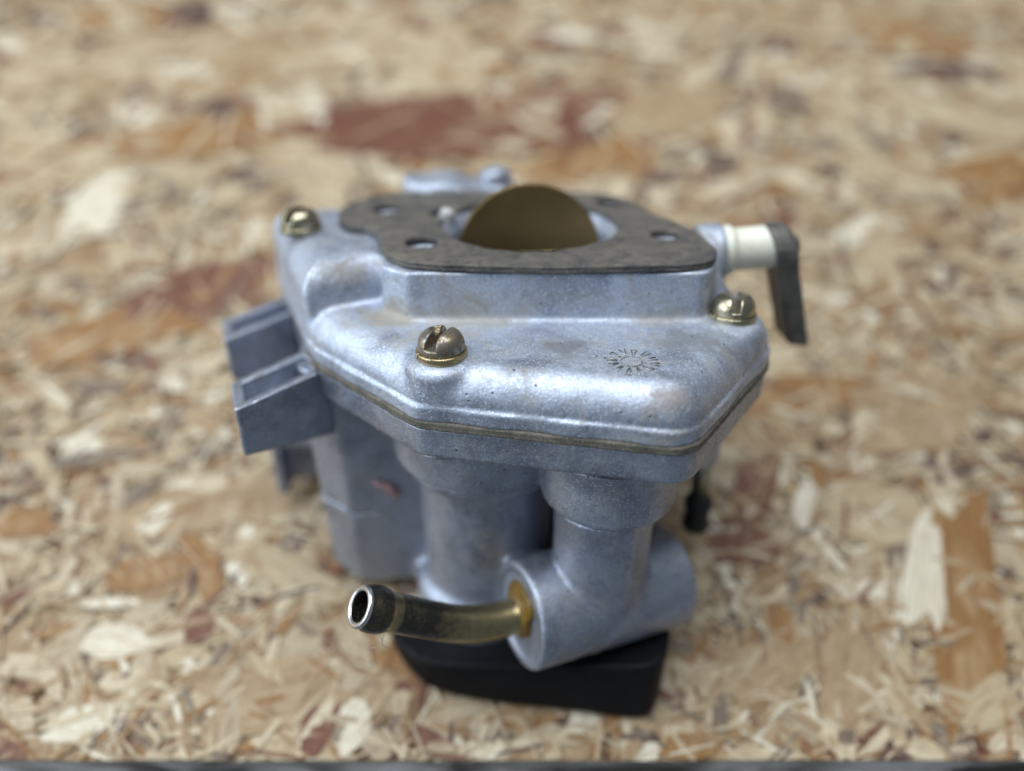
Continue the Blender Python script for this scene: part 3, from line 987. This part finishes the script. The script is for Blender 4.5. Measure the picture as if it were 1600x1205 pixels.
# ---- right side: nylon bushing and hanging lever
def f_bush(x, y, z):
    d = acyl(x, y, z, (41.5, 143.5, 15.4), (54.2, 143.5, 16.6), 4.3, 0.7)
    return smin(d, acyl(x, y, z, (42.4, 143.5, 15.5), (44.0, 143.5, 15.6), 5.0, 0.4), 0.5)
cast('bushing', f_bush, (40, 137, 9), (56, 150, 23), 0.32, M['nylon'], carb)
def f_lever(x, y, z):
    # a thick stamped plate hung from the bushing's end, leaning outward
    n_ = (x - 53.7) + 0.31 * (z - 16.0) + 0.05 * (y - 143)
    cy = 143.2 + 0.02 * (16 - z)
    w = np.abs(y - cy) - 4.6 + 0.02 * (16 - z)
    d2 = np.maximum(w, np.maximum(z - 17.0, -3.8 - z))
    d2 = smin(d2, np.hypot(y - 143.2, z - 16.3) - 5.0, 1.0)
    a, b = d2 + 0.9, np.abs(n_) - 2.2 + 0.9
    return np.minimum(np.maximum(a, b), 0) + np.hypot(np.maximum(a, 0), np.maximum(b, 0)) - 0.9 + wob(x, y, z, 0.9, 0.08)
lv = cast('lever', f_lever, (48, 135, -7), (65, 152, 24), 0.36, M['lever'], carb)
cast('rivet', lambda x, y, z: acyl(x, y, z, (52, 143.5, 16.3), (57.2, 143.5, 16.8), 2.0, 0.5), (51, 140, 13), (59, 147, 20), 0.3, M['lever'], lv)

# ---- idle pin with rubber cap below the right edge
v_, f_ = sweep([(40.6, 129.5, -20), (40.7, 129.5, -27), (40.8, 129.5, -36)], [2.0, 2.0, 1.9], 20)
pin = mesh_obj('idle_pin', v_, f_, M['pin'], carb)
cast('rubber_cap', lambda x, y, z: capsule(x, y, z, (40.8, 129.5, -36.5), (40.9, 129.5, -42.5), 2.9) + 0.25 * np.cos(z * 1.1), (36.5, 125, -47), (45, 134, -32), 0.34, M['rubber'], pin)

# ---- small marks: a smear of pink paint on the left column, grains and lint
cast('paint_smear', lambda x, y, z: np.sqrt((((x + 25.6) * 0.8 - (z + 29.5) * 0.6) / 3.2) ** 2 + ((y - 124.0) / 0.8) ** 2 + (((z + 29.5) * 0.8 + (x + 25.6) * 0.6) / 1.2) ** 2) - 1 + wob(x, y, z, 1.8, 0.25), (-31, 122, -35), (-19, 126, -24), 0.2, M['pink'], carb)
rr = random.Random(9)
for k in range(3):      # lint caught on the tube and the plate's edge
    if k < 2:
        c0 = TP[k2] + np.array([rr.uniform(-0.6, 0.6), -2.2, -3.0])
        pts = [c0, c0 + np.array([rr.uniform(-1, 1), -0.9, -1.0]), c0 + np.array([rr.uniform(-1.5, 1.5), -0.8, -2.4]), c0 + np.array([rr.uniform(-2.2, 2.2), -0.2, -3.2])]
    else:
        c0 = np.array([-24.0, 111.2, -6.2])
        pts = [c0, c0 + np.array([1.5, -0.8, -1.6]), c0 + np.array([3.5, -0.4, -3.2]), c0 + np.array([6.0, -1.4, -2.4])]
    v_, f_ = sweep(bez(pts, 14), [0.05] * 14, 5)
    mesh_obj('lint', v_, f_, M['lint'], carb)
